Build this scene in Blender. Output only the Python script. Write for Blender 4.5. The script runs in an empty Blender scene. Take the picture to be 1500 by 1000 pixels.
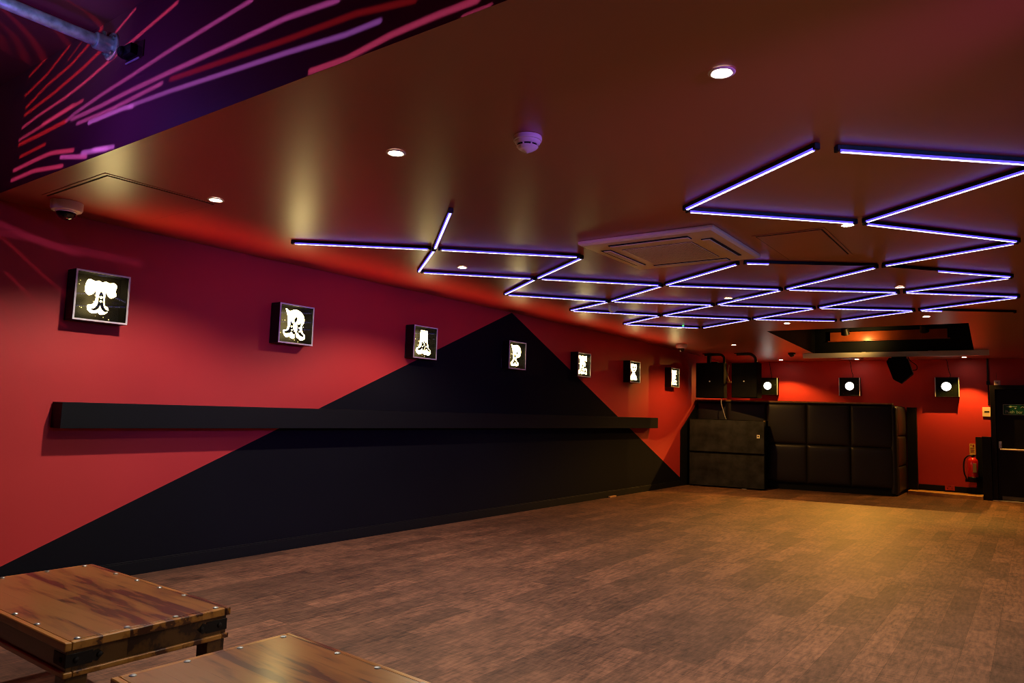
import bpy, bmesh, math, random
from mathutils import Vector, Matrix
from mathutils.geometry import tessellate_polygon
random.seed(7)
C = bpy.context.scene.collection
PI = math.pi

# ------------------------------------------------------------------ materials
def new_mat(name):
    m = bpy.data.materials.new(name); m.use_nodes = True
    nt = m.node_tree
    return m, nt, nt.nodes['Principled BSDF']

def plain(name, col, rough=.5, metal=0, coat=0, spec=.5, bump=0, bscale=200, var=0):
    m, nt, b = new_mat(name)
    b.inputs['Base Color'].default_value = (*col, 1)
    b.inputs['Roughness'].default_value = rough
    b.inputs['Metallic'].default_value = metal
    b.inputs['Coat Weight'].default_value = coat
    b.inputs['Specular IOR Level'].default_value = spec
    tc = nt.nodes.new('ShaderNodeTexCoord')
    if bump or var:
        n = nt.nodes.new('ShaderNodeTexNoise'); n.inputs['Scale'].default_value = bscale
        n.inputs['Detail'].default_value = 3
        nt.links.new(tc.outputs['Object'], n.inputs['Vector'])
    if bump:
        bp = nt.nodes.new('ShaderNodeBump'); bp.inputs['Strength'].default_value = bump
        bp.inputs['Distance'].default_value = .002
        nt.links.new(n.outputs['Fac'], bp.inputs['Height']); nt.links.new(bp.outputs[0], b.inputs['Normal'])
    if var:
        r = nt.nodes.new('ShaderNodeValToRGB')
        r.color_ramp.elements[0].position = .3; r.color_ramp.elements[1].position = .7
        r.color_ramp.elements[0].color = (*[c*(1-var) for c in col], 1)
        r.color_ramp.elements[1].color = (*[min(1, c*(1+var)) for c in col], 1)
        nt.links.new(n.outputs['Fac'], r.inputs[0]); nt.links.new(r.outputs[0], b.inputs['Base Color'])
    return m

def emit(name, col, s):
    m = bpy.data.materials.new(name); m.use_nodes = True
    nt = m.node_tree; nt.nodes.clear()
    e = nt.nodes.new('ShaderNodeEmission'); o = nt.nodes.new('ShaderNodeOutputMaterial')
    e.inputs[0].default_value = (*col, 1); e.inputs[1].default_value = s
    nt.links.new(e.outputs[0], o.inputs[0])
    return m

def math_node(nt, op, a, b=None, c=None):
    n = nt.nodes.new('ShaderNodeMath'); n.operation = op
    for i, v in enumerate((a, b, c)):
        if v is None: continue
        if isinstance(v, (int, float)): n.inputs[i].default_value = v
        else: nt.links.new(v, n.inputs[i])
    return n.outputs[0]

def paint(name, col, rough, spec=.5, sheen_scale=.7, bump=.15, coat=0, coatr=.3):
    """rolled wall paint: faint roller stipple, slight patchiness of gloss and tone"""
    m, nt, b = new_mat(name)
    tc = nt.nodes.new('ShaderNodeTexCoord')
    n1 = nt.nodes.new('ShaderNodeTexNoise'); n1.inputs['Scale'].default_value = 160; n1.inputs['Detail'].default_value = 2
    n2 = nt.nodes.new('ShaderNodeTexNoise'); n2.inputs['Scale'].default_value = sheen_scale; n2.inputs['Detail'].default_value = 4
    nt.links.new(tc.outputs['Object'], n1.inputs['Vector']); nt.links.new(tc.outputs['Object'], n2.inputs['Vector'])
    r = nt.nodes.new('ShaderNodeValToRGB')
    r.color_ramp.elements[0].position = .3; r.color_ramp.elements[1].position = .75
    r.color_ramp.elements[0].color = (*[c*.88 for c in col], 1); r.color_ramp.elements[1].color = (*[c*1.1 for c in col], 1)
    nt.links.new(n2.outputs['Fac'], r.inputs[0]); nt.links.new(r.outputs[0], b.inputs['Base Color'])
    rr = nt.nodes.new('ShaderNodeMapRange'); rr.inputs['To Min'].default_value = rough*.85; rr.inputs['To Max'].default_value = min(1, rough*1.15)
    nt.links.new(n2.outputs['Fac'], rr.inputs['Value']); nt.links.new(rr.outputs[0], b.inputs['Roughness'])
    b.inputs['Specular IOR Level'].default_value = spec
    b.inputs['Coat Weight'].default_value = coat; b.inputs['Coat Roughness'].default_value = coatr
    bp = nt.nodes.new('ShaderNodeBump'); bp.inputs['Strength'].default_value = bump; bp.inputs['Distance'].default_value = .001
    nt.links.new(n1.outputs['Fac'], bp.inputs['Height']); nt.links.new(bp.outputs[0], b.inputs['Normal'])
    return m

def floor_mat():
    m, nt, b = new_mat('wood_effect_vinyl_planks')
    tc = nt.nodes.new('ShaderNodeTexCoord')
    mp = nt.nodes.new('ShaderNodeMapping'); mp.inputs['Rotation'].default_value = (0, 0, PI/2)
    nt.links.new(tc.outputs['Object'], mp.inputs['Vector'])
    br = nt.nodes.new('ShaderNodeTexBrick')
    br.inputs['Scale'].default_value = 1; br.inputs['Brick Width'].default_value = .92; br.inputs['Row Height'].default_value = .15
    br.inputs['Mortar Size'].default_value = .0012; br.inputs['Mortar Smooth'].default_value = .3; br.offset = .37
    br.inputs['Color1'].default_value = (.160, .087, .062, 1); br.inputs['Color2'].default_value = (.080, .046, .036, 1)
    br.inputs['Mortar'].default_value = (.06, .03, .02, 1)
    nt.links.new(mp.outputs[0], br.inputs['Vector'])
    def noise(scale, sx, sy, detail):
        mm = nt.nodes.new('ShaderNodeMapping'); mm.inputs['Scale'].default_value = (sx, sy, 1)
        nt.links.new(tc.outputs['Object'], mm.inputs['Vector'])
        n = nt.nodes.new('ShaderNodeTexNoise'); n.inputs['Scale'].default_value = scale; n.inputs['Detail'].default_value = detail
        n.inputs['Roughness'].default_value = .65
        nt.links.new(mm.outputs[0], n.inputs['Vector']); return n.outputs['Fac']
    grain = noise(9, 4.5, .9, 6); cross = noise(11, .7, 5, 3); blot = noise(2.2, 1.6, 1, 4)
    g = math_node(nt, 'ADD', math_node(nt, 'MULTIPLY', grain, .5), math_node(nt, 'ADD', math_node(nt, 'MULTIPLY', cross, .2), math_node(nt, 'MULTIPLY', blot, .3)))
    r = nt.nodes.new('ShaderNodeValToRGB')
    r.color_ramp.elements[0].position = .40; r.color_ramp.elements[0].color = (.42, .38, .40, 1)
    r.color_ramp.elements[1].position = .60; r.color_ramp.elements[1].color = (1.65, 1.5, 1.3, 1)
    nt.links.new(g, r.inputs[0])
    mx = nt.nodes.new('ShaderNodeMixRGB'); mx.blend_type = 'MULTIPLY'; mx.inputs[0].default_value = 1
    nt.links.new(br.outputs['Color'], mx.inputs[1]); nt.links.new(r.outputs[0], mx.inputs[2])
    nt.links.new(mx.outputs[0], b.inputs['Base Color'])
    rr = nt.nodes.new('ShaderNodeMapRange'); rr.inputs['To Min'].default_value = .55; rr.inputs['To Max'].default_value = .75
    nt.links.new(g, rr.inputs['Value']); nt.links.new(rr.outputs[0], b.inputs['Roughness'])
    b.inputs['Specular IOR Level'].default_value = .25
    bp = nt.nodes.new('ShaderNodeBump'); bp.inputs['Strength'].default_value = .25; bp.inputs['Distance'].default_value = .002
    nt.links.new(g, bp.inputs['Height']); nt.links.new(bp.outputs[0], b.inputs['Normal'])
    return m

def table_wood(name, dark=1.0, rough=.22, planks=True):
    """varnished sheesham: boards along local X with strong light and dark figure"""
    m, nt, b = new_mat(name)
    tc = nt.nodes.new('ShaderNodeTexCoord')
    br = nt.nodes.new('ShaderNodeTexBrick')
    br.inputs['Scale'].default_value = 1; br.inputs['Brick Width'].default_value = 3; br.inputs['Row Height'].default_value = .092
    br.inputs['Mortar Size'].default_value = .0006 if planks else 0; br.offset = .43
    br.inputs['Color1'].default_value = (.0, .0, .0, 1); br.inputs['Color2'].default_value = (1, 1, 1, 1); br.inputs['Mortar'].default_value = (0, 0, 0, 1)
    nt.links.new(tc.outputs['Object'], br.inputs['Vector'])
    def noise(scale, s, detail, dist=0):
        mm = nt.nodes.new('ShaderNodeMapping'); mm.inputs['Scale'].default_value = s
        nt.links.new(tc.outputs['Object'], mm.inputs['Vector'])
        n = nt.nodes.new('ShaderNodeTexNoise'); n.inputs['Scale'].default_value = scale; n.inputs['Detail'].default_value = detail
        n.inputs['Distortion'].default_value = dist
        nt.links.new(mm.outputs[0], n.inputs['Vector']); return n.outputs['Fac']
    fig = noise(3.0, (1.0, 6.5, 6), 3, .35); fine = noise(14, (.6, 6, 6), 4, .3)
    g = math_node(nt, 'ADD', math_node(nt, 'MULTIPLY', fig, .72), math_node(nt, 'ADD', math_node(nt, 'MULTIPLY', fine, .2), math_node(nt, 'MULTIPLY', br.outputs['Color'], .2)))
    r = nt.nodes.new('ShaderNodeValToRGB'); cr = r.color_ramp
    k = dark
    cr.elements[0].position = .40; cr.elements[0].color = (.045*k, .012*k, .006*k, 1)
    cr.elements[1].position = .72; cr.elements[1].color = (.38*k, .19*k, .045*k, 1)
    e = cr.elements.new(.465); e.color = (.05*k, .015*k, .006*k, 1)
    e = cr.elements.new(.49); e.color = (.20*k, .085*k, .016*k, 1)
    e = cr.elements.new(.59); e.color = (.36*k, .17*k, .032*k, 1)
    nt.links.new(g, r.inputs[0]); nt.links.new(r.outputs[0], b.inputs['Base Color'])
    b.inputs['Roughness'].default_value = rough
    b.inputs['Coat Weight'].default_value = .6; b.inputs['Coat Roughness'].default_value = .2
    bp = nt.nodes.new('ShaderNodeBump'); bp.inputs['Strength'].default_value = .03; bp.inputs['Distance'].default_value = .002
    nt.links.new(g, bp.inputs['Height']); nt.links.new(bp.outputs[0], b.inputs['Normal'])
    return m

def speckle_mat(name, base, dots, scale, thr, rough=.4):
    """dark printed plate with small pale flecks"""
    m, nt, b = new_mat(name)
    tc = nt.nodes.new('ShaderNodeTexCoord')
    v = nt.nodes.new('ShaderNodeTexVoronoi'); v.inputs['Scale'].default_value = scale
    nt.links.new(tc.outputs['Object'], v.inputs['Vector'])
    n = nt.nodes.new('ShaderNodeTexNoise'); n.inputs['Scale'].default_value = scale*.45; n.inputs['Detail'].default_value = 1
    nt.links.new(tc.outputs['Object'], n.inputs['Vector'])
    a = math_node(nt, 'LESS_THAN', v.outputs['Distance'], thr); c = math_node(nt, 'GREATER_THAN', n.outputs['Fac'], .56)
    f = math_node(nt, 'MULTIPLY', a, c)
    mx = nt.nodes.new('ShaderNodeMixRGB'); nt.links.new(f, mx.inputs[0])
    mx.inputs[1].default_value = (*base, 1); mx.inputs[2].default_value = (*dots, 1)
    nt.links.new(mx.outputs[0], b.inputs['Base Color']); b.inputs['Roughness'].default_value = rough; b.inputs['Specular IOR Level'].default_value = .12
    return m

def glass_mat():
    m = bpy.data.materials.new('thin_clear_glass'); m.use_nodes = True
    nt = m.node_tree; nt.nodes.clear()
    o = nt.nodes.new('ShaderNodeOutputMaterial'); t = nt.nodes.new('ShaderNodeBsdfTransparent'); g = nt.nodes.new('ShaderNodeBsdfGlossy')
    g.inputs['Roughness'].default_value = .02; t.inputs[0].default_value = (.95, .97, .95, 1)
    f = nt.nodes.new('ShaderNodeFresnel'); f.inputs[0].default_value = 1.45
    mx = nt.nodes.new('ShaderNodeMixShader')
    ge = nt.nodes.new('ShaderNodeNewGeometry')
    fr = math_node(nt, 'MULTIPLY', f.outputs[0], math_node(nt, 'SUBTRACT', 1.0, ge.outputs['Backfacing']))
    nt.links.new(fr, mx.inputs[0]); nt.links.new(t.outputs[0], mx.inputs[1]); nt.links.new(g.outputs[0], mx.inputs[2])
    nt.links.new(mx.outputs[0], o.inputs[0])
    return m

def led_mat():
    """row of LED dots seen through a milky cover"""
    m = bpy.data.materials.new('led_dots'); m.use_nodes = True
    nt = m.node_tree; nt.nodes.clear()
    o = nt.nodes.new('ShaderNodeOutputMaterial'); e = nt.nodes.new('ShaderNodeEmission')
    tc = nt.nodes.new('ShaderNodeTexCoord'); w = nt.nodes.new('ShaderNodeTexWave'); w.bands_direction = 'X'
    w.inputs['Scale'].default_value = 7
    nt.links.new(tc.outputs['Object'], w.inputs['Vector'])
    r = nt.nodes.new('ShaderNodeMapRange'); r.inputs['To Min'].default_value = 1.4; r.inputs['To Max'].default_value = 3.4
    nt.links.new(w.outputs['Fac'], r.inputs['Value']); nt.links.new(r.outputs[0], e.inputs[1])
    e.inputs[0].default_value = (.86, .78, 1, 1)
    nt.links.new(e.outputs[0], o.inputs[0])
    return m

def mesh_grille(name, col, scale):
    """perforated steel / foam speaker front"""
    m, nt, b = new_mat(name)
    tc = nt.nodes.new('ShaderNodeTexCoord')
    v = nt.nodes.new('ShaderNodeTexVoronoi'); v.inputs['Scale'].default_value = scale
    nt.links.new(tc.outputs['Object'], v.inputs['Vector'])
    n = nt.nodes.new('ShaderNodeTexNoise'); n.inputs['Scale'].default_value = 5; n.inputs['Detail'].default_value = 5
    nt.links.new(tc.outputs['Object'], n.inputs['Vector'])
    r = nt.nodes.new('ShaderNodeValToRGB')
    r.color_ramp.elements[0].position = .3; r.color_ramp.elements[0].color = (*[c*.55 for c in col], 1)
    r.color_ramp.elements[1].position = .75; r.color_ramp.elements[1].color = (*[c*1.9 for c in col], 1)
    nt.links.new(n.outputs['Fac'], r.inputs[0]); nt.links.new(r.outputs[0], b.inputs['Base Color'])
    b.inputs['Roughness'].default_value = .75; b.inputs['Specular IOR Level'].default_value = .12
    bp = nt.nodes.new('ShaderNodeBump'); bp.inputs['Strength'].default_value = .4; bp.inputs['Distance'].default_value = .003
    nt.links.new(v.outputs['Distance'], bp.inputs['Height']); nt.links.new(bp.outputs[0], b.inputs['Normal'])
    return m

RED = paint('red_wall_paint', (.48, .033, .036), .55, .35)
CEIL = paint('red_satin_ceiling_paint', (.40, .080, .034), .40, 1.0, .9, .05, .6, .33)
DUSK = paint('dark_plum_upper_paint', (.20, .035, .065), .6, .2)
BLACKP = paint('black_wall_paint', (.007, .0075, .0115), .75, .05)
FLOOR = floor_mat()
TOPWOOD = table_wood('varnished_sheesham_top', .55, .30)
RIMWOOD = table_wood('sheesham_edge_lit', 1.0, .28, False)  # same wood lightened, carrying the light on the rim in its colour
APRWOOD = table_wood('sheesham_apron_shaded', .22, .35, False)  # same wood darkened, shade on apron and legs put into the colour
IRON = plain('blackened_iron', (.02, .02, .022), .5, .6, bump=.2, bscale=90)
STUD = plain('dull_steel_stud', (.22, .24, .25), .4, .8)
GALV = plain('galvanised_steel', (.50, .54, .64), .30, .72, bump=.5, bscale=22, var=.45)
BLK = plain('black_plastic', (.004, .004, .005), .45, spec=.25)
BLKM = plain('matt_black_board', (.006, .007, .0095), .6, spec=.12, bump=.1, bscale=60)
VINYL = plain('black_leatherette', (.012, .011, .015), .42, spec=.35, bump=.35, bscale=220)
CAB = plain('textured_cabinet_paint', (.004, .004, .005), .85, spec=.06, bump=.3, bscale=300)
ALU = plain('aluminium_trim', (.78, .76, .82), .35, .3)
WHITE = plain('white_plastic', (.90, .88, .83), .4)
GREYW = plain('aged_white_plastic', (.95, .79, .46), .35)
DARKSLOT = plain('dark_slot', (.008, .007, .006), .8)
GLASS = glass_mat()
DOMEB = plain('smoked_dome', (.006, .007, .008), .05, 0, .6)
LETTER = emit('lit_letter_acrylic', (1, .74, .30), 15)
DISC = emit('lit_disc_acrylic', (1, .95, .82), 4.5)
LAMP = emit('lamp_lens', (1, .86, .62), 60)
LEDW = led_mat()
LEDB = emit('blue_led_cover', (.10, .06, 1), 1.7)
GREENL = emit('green_indicator', (.05, 1, .15), 4)
BACKP = speckle_mat('dark_sign_plate', (.007, .006, .004), (.75, .72, .5), 34, .16)
DISCP = speckle_mat('dark_speckled_plate', (.004, .007, .005), (.6, .75, .55), 44, .11)
SUBG = mesh_grille('worn_black_grille', (.024, .026, .030), 260)
SPKG = mesh_grille('black_speaker_grille', (.003, .0035, .005), 260)
OAK = plain('varnished_oak_ledge', (.42, .21, .07), .3, var=.25, bscale=12)
OAKF = plain('pale_wood_step', (.66, .36, .10), .4, var=.2, bscale=10)
STEELB = plain('brushed_steel_bar', (.72, .69, .71), .5, .15, bump=.1, bscale=50)
BRASS = plain('brass_bracket', (.6, .38, .12), .35, 1)
EXTR = plain('gloss_red_enamel', (.6, .015, .012), .2, 0, .5)
SOCK = plain('red_painted_socket', (.42, .03, .025), .4)
YEL = plain('yellow_sign_plate', (.62, .44, .10), .5)
GREEN = plain('green_sign_plate', (.0, .11, .075), .4)
SIGNW = plain('pale_sign_print', (.55, .8, .78), .5)
CABLEW = plain('pale_grey_cable', (.4, .4, .42), .5)
TAN = plain('tan_plain', (.5, .26, .11), .6)
THRESH = plain('white_threshold_metal', (.8, .8, .8), .35)
KICK = plain('grey_kick_plate', (.12, .12, .13), .45, .6)

# ------------------------------------------------------------------ mesh helpers
class MB:
    def __init__(s): s.bm = bmesh.new(); s.mats = []
    def _new(s, geom_verts, M=None):
        if M is not None: bmesh.ops.transform(s.bm, matrix=M, verts=geom_verts)
    def box(s, c, d, M=None):
        r = bmesh.ops.create_cube(s.bm, size=1)['verts']
        bmesh.ops.transform(s.bm, matrix=Matrix.Translation(c) @ Matrix.Diagonal((d[0], d[1], d[2], 1)), verts=r)
        s._new(r, M); return s
    def b2(s, lo, hi, M=None):
        return s.box([(a+b)/2 for a, b in zip(lo, hi)], [abs(b-a) for a, b in zip(lo, hi)], M)
    def lathe(s, prof, n=24, M=None, caps=True):
        rings = []
        for r, z in prof:
            rings.append([s.bm.verts.new((r*math.cos(2*PI*i/n), r*math.sin(2*PI*i/n), z)) for i in range(n)])
        for a, b in zip(rings, rings[1:]):
            for i in range(n):
                s.bm.faces.new((a[i], a[(i+1) % n], b[(i+1) % n], b[i]))
        if caps:
            s.bm.faces.new(rings[0][::-1]); s.bm.faces.new(rings[-1])
        s._new([v for r in rings for v in r], M); return s
    def tube(s, pts, r, n=10, caps=True):
        pts = [Vector(p) for p in pts]; rings = []
        up = None
        for i, p in enumerate(pts):
            t = (pts[min(i+1, len(pts)-1)] - pts[max(i-1, 0)]).normalized()
            if up is None:
                up = Vector((0, 0, 1)) if abs(t.z) < .9 else Vector((1, 0, 0))
            a = t.cross(up).normalized(); up = a.cross(t).normalized()
            rr = r[i] if isinstance(r, (list, tuple)) else r
            rings.append([s.bm.verts.new(p + a*rr*math.cos(2*PI*k/n) + up*rr*math.sin(2*PI*k/n)) for k in range(n)])
        for a, b in zip(rings, rings[1:]):
            for i in range(n): s.bm.faces.new((a[i], a[(i+1) % n], b[(i+1) % n], b[i]))
        if caps:
            s.bm.faces.new(rings[0][::-1]); s.bm.faces.new(rings[-1])
        return s
    def prism(s, poly, f, h0, h1):
        """closed outline poly of (a, b); f(a, b, h) gives the point"""
        n = len(poly)
        lo = [s.bm.verts.new(f(a, b, h0)) for a, b in poly]; hi = [s.bm.verts.new(f(a, b, h1)) for a, b in poly]
        for t in tessellate_polygon([[Vector((a, b, 0)) for a, b in poly]]):
            try: s.bm.faces.new([hi[i] for i in t]); s.bm.faces.new([lo[i] for i in t][::-1])
            except ValueError: pass
        for i in range(n):
            j = (i+1) % n
            s.bm.faces.new((lo[i], lo[j], hi[j], hi[i]))
        return s
    def quads(s, vs, fs, mi=None):
        v = [s.bm.verts.new(p) for p in vs]
        for k, f in enumerate(fs):
            fc = s.bm.faces.new([v[i] for i in f])
            if mi: fc.material_index = mi[k]
        return s
    def cushion(s, w, h, d, M, n=12, p=5):
        """padded panel standing on the local XY plane, puffed along +Z"""
        g = []
        for i in range(n+1):
            row = []
            for j in range(n+1):
                u, v = -math.cos(PI*i/n), -math.cos(PI*j/n)
                e = max(0, 1-abs(u)**p)**.5*max(0, 1-abs(v)**p)**.5
                row.append(s.bm.verts.new((u*w/2, v*h/2, d*(.25+.75*e) if 0 < i < n and 0 < j < n else 0)))
            g.append(row)
        for i in range(n):
            for j in range(n): s.bm.faces.new((g[i][j], g[i+1][j], g[i+1][j+1], g[i][j+1]))
        vs = [v for r in g for v in r]
        b = [g[0][0], g[0][n], g[n][n], g[n][0]]
        s._new(vs, M); return s
    def build(s, name, mat, parent=None, loc=None, rot=None, smooth=False, bevel=0, seg=2):
        if bevel:
            es = [e for e in s.bm.edges if len(e.link_faces) == 2 and e.calc_face_angle(0) > .6]
            bmesh.ops.bevel(s.bm, geom=es, offset=bevel, segments=seg, profile=.7, affect='EDGES', clamp_overlap=True)
        bmesh.ops.recalc_face_normals(s.bm, faces=s.bm.faces)
        me = bpy.data.meshes.new(name); s.bm.to_mesh(me); s.bm.free()
        for m in (mat if isinstance(mat, list) else [mat]): me.materials.append(m)
        if smooth:
            me.polygons.foreach_set('use_smooth', [True]*len(me.polygons))
            if smooth != 'all': me.set_sharp_from_angle(angle=.7)
        o = bpy.data.objects.new(name, me); C.objects.link(o)
        if parent: o.parent = parent
        if loc: o.location = loc
        if rot: o.rotation_euler = rot
        return o

def tag(o, label=None, cat=None, group=None, kind=None):
    if label: o['label'] = label
    if cat: o['category'] = cat
    if group: o['group'] = group
    if kind: o['kind'] = kind
    return o
def thing(name, label, cat, loc=(0, 0, 0), rz=0, group=None, rot=None):
    o = bpy.data.objects.new(name, None); C.objects.link(o); o.empty_display_size = .1
    o.location = loc; o.rotation_euler = rot if rot else (0, 0, rz)
    return tag(o, label, cat, group)
def dup(root, label, loc, rz=None, group=None):
    r = root.copy(); C.objects.link(r); r.location = loc; r['label'] = label
    if rz is not None: r.rotation_euler = (0, 0, rz)
    if group: r['group'] = group
    for ch in list(root.children):
        c = ch.copy(); C.objects.link(c); c.parent = r
        for g in ch.children:
            d = g.copy(); C.objects.link(d); d.parent = c
    return r
def struct(o): o['kind'] = 'structure'; return o
def spline(pts, k=5):
    n = len(pts); out = []
    for i in range(n):
        p0, p1, p2, p3 = (Vector(pts[(i+j-1) % n]) for j in range(4))
        for q in range(k):
            t = q/k
            out.append(tuple(.5*((2*p1)+(-p0+p2)*t+(2*p0-5*p1+4*p2-p3)*t*t+(-p0+3*p1-3*p2+p3)*t**3)))
    return out
def arc(path, k=6):
    """smooth open path"""
    n = len(path); out = []
    for i in range(n-1):
        p0, p1, p2, p3 = (Vector(path[min(max(i+j-1, 0), n-1)]) for j in range(4))
        for q in range(k):
            t = q/k
            out.append(.5*((2*p1)+(-p0+p2)*t+(2*p0-5*p1+4*p2-p3)*t*t+(-p0+3*p1-3*p2+p3)*t**3))
    return out+[Vector(path[-1])]
def text(name, s, size, mat, parent, M, align='LEFT'):
    cu = bpy.data.curves.new(name, 'FONT'); cu.body = s; cu.size = size; cu.extrude = .0006; cu.align_x = align; cu.resolution_u = 3
    tmp = bpy.data.objects.new(name, cu)
    me = bpy.data.meshes.new_from_object(tmp); bpy.data.objects.remove(tmp)
    me.transform(M); me.materials.clear(); me.materials.append(mat); me.name = name
    o = bpy.data.objects.new(name, me); C.objects.link(o); o.parent = parent
    return o
def ceil_z(y): return 2.5-.0098*max(0, y-10)

# ------------------------------------------------------------------ camera (25.4 mm lens, slightly tilted by hand)
yaw, pitch, roll = .6261759, .0969357, .0306425
fw = Vector((-math.sin(yaw)*math.cos(pitch), math.cos(yaw)*math.cos(pitch), math.sin(pitch)))
r0 = Vector((math.cos(yaw), math.sin(yaw), 0)); u0 = r0.cross(fw)
rt = math.cos(roll)*r0+math.sin(roll)*u0; up = -math.sin(roll)*r0+math.cos(roll)*u0
cam = bpy.data.cameras.new('camera'); cam.lens = 36*1059.661/1500; cam.sensor_width = 36; cam.clip_start = .05
co = bpy.data.objects.new('camera', cam); C.objects.link(co)
co.matrix_world = Matrix(((rt.x, up.x, -fw.x, 5.32428), (rt.y, up.y, -fw.y, 0), (rt.z, up.z, -fw.z, 1.25268), (0, 0, 0, 1)))
bpy.context.scene.camera = co

# ------------------------------------------------------------------ the room
YB, YN, XR, HU, YK = 15.30, -4.0, 9.0, 3.23, 1.67
struct(MB().b2((-.1, YN, -.1), (XR, YB+.1, 0)).build('floor', FLOOR))
# left wall: red paint with a black painted triangle whose apex touches the ceiling
m = MB()
P = [(YN, 0), (1.504, 0), (7.34, 2.5), (13.10, 0), (YB, 0), (YB, HU), (7.34, HU), (YN, HU)]
m.quads([(0, a, b) for a, b in P]+[(-.1, a, b) for a, b in P],
        [(0, 1, 2, 6, 7), (1, 3, 2), (3, 4, 5, 6, 2), (15, 14, 13, 12, 11, 10, 9, 8)], [0, 1, 0, 0])
wl = m.build('wall_left', [RED, BLACKP]); struct(wl)
struct(MB().b2((0, YB, 0), (XR, YB+.1, 2.6)).build('wall_back', RED))
struct(MB().b2((XR, YN, 0), (XR+.1, YB+.1, HU)).build('wall_right', BLACKP))
struct(MB().b2((-.1, YN-.1, 0), (XR+.1, YN, HU)).build('wall_near', BLACKP))
# lower ceiling with the opening of the black recess near the far end
RB, RT, RC, RD = (2.286, 10.332), (4.706, 10.314), (4.563, 13.747), (2.128, 13.801)   # near-left, near-right, far-right, far-left
def cz(p): return (p[0], p[1], ceil_z(p[1]))
cv = [cz(p) for p in [(0, YK), (XR, YK), (0, 10), (XR, 10), RB, RT, RC, RD, (0, YB), (XR, YB)]]
cf = [(0, 1, 3, 2), (2, 3, 5, 4), (3, 9, 6, 5), (9, 8, 7, 6), (8, 2, 4, 7)]
struct(MB().quads(cv, cf).build('ceiling', CEIL))
struct(MB().b2((-.1, YN, HU), (XR, YK+.1, HU+.1)).build('ceiling_upper', DUSK))
# face of the step down from the high ceiling by the camera to the low ceiling of the dance floor
struct(MB().b2((0, YK, 2.5005), (XR, YK+.1, HU)).build('wall_bulkhead', DUSK))
# recess lining
RZ = 3.0
q = [RB, RT, RC, RD]
lo = [cz(p) for p in q]; hi = [(p[0], p[1], RZ) for p in q]
struct(MB().quads(lo+hi, [(0, 1, 5, 4), (1, 2, 6, 5), (2, 3, 7, 6), (3, 0, 4, 7), (4, 5, 6, 7)]).build('ceiling_recess', BLKM))
struct(MB().b2((2.40, 13.735, 2.685), (4.20, 13.76, 2.835)).b2((2.36, 13.742, 2.67), (4.24, 13.752, 2.683)).build('trim_1', plain('red_stained_board', (.40, .075, .02), .3, var=.2, bscale=4)))
# skirtings
m = MB(); m.b2((0, YN, 0), (.016, 12.74, .09)).b2((0, YN, .09), (.011, 12.74, .10))
struct(m.build('baseboard_left', BLKM, bevel=.002, seg=1))
struct(MB().b2((3.56, YB-.018, .066), (4.46, YB, .17)).build('baseboard_back', BLKM, bevel=.003, seg=1))
# pale wooden step in the gap beside the booth
struct(MB().b2((3.43, 14.87, 0), (4.565, YB-.0005, .065)).build('trim_2', OAKF, bevel=.003, seg=1))

# ------------------------------------------------------------------ illuminated letter boxes along the left wall
LET = {}
LET['T'] = ([[(.02,.88),(.10,1),(.28,.96),(.40,.99),(.52,.95),(.62,.99),(.75,.96),(.90,.98),(1,.9),(.97,.75),(1,.62),(.95,.57),(.84,.52),(.74,.59),(.68,.68),(.65,.65),(.635,.5),(.63,.38),(.66,.27),(.74,.24),(.78,.14),(.68,.03),(.55,0),(.46,.05),(.36,.02),(.22,.03),(.12,.12),(.12,.24),(.24,.27),(.33,.36),(.365,.5),(.35,.66),(.32,.69),(.26,.60),(.14,.53),(.03,.60),(0,.72)]],
  [[(.42,.46),(.49,.44),(.49,.36),(.47,.25),(.42,.17),(.32,.13),(.24,.16),(.33,.19),(.39,.26),(.42,.36)],[(.58,.46),(.51,.44),(.51,.36),(.52,.25),(.57,.17),(.66,.12),(.75,.16),(.66,.19),(.61,.26),(.58,.36)],[(.44,.56),(.5,.66),(.56,.56),(.5,.53)]],
  [(.5,.50,.045),(.5,.385,.04)])
LET['R'] = ([[(.05,1),(.18,.94),(.3,.95),(.45,1),(.62,.99),(.8,.92),(.93,.78),(.95,.62),(.85,.48),(.86,.35),(.92,.25),(1.02,.17),(1,.05),(.85,0),(.74,.05),(.64,.1),(.58,.25),(.52,.36),(.48,.22),(.52,.12),(.48,.03),(.35,.05),(.28,.09),(.12,.06),(0,.17),(-.02,.28),(.12,.3),(.18,.42),(.18,.6),(.14,.8)]],
  [[(.46,.66),(.52,.73),(.58,.72),(.56,.64),(.49,.58)],[(.26,.58),(.36,.50),(.44,.57),(.38,.46),(.40,.34),(.46,.24),(.42,.2),(.33,.27),(.26,.23),(.10,.21),(.06,.26),(.18,.3),(.25,.4),(.28,.5)],[(.60,.52),(.68,.48),(.78,.54),(.74,.4),(.78,.28),(.90,.2),(.86,.16),(.72,.2),(.66,.27),(.62,.22),(.64,.36),(.64,.44)]],
  [(.32,.42,.035),(.35,.31,.03),(.70,.40,.035),(.72,.29,.03)])
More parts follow.
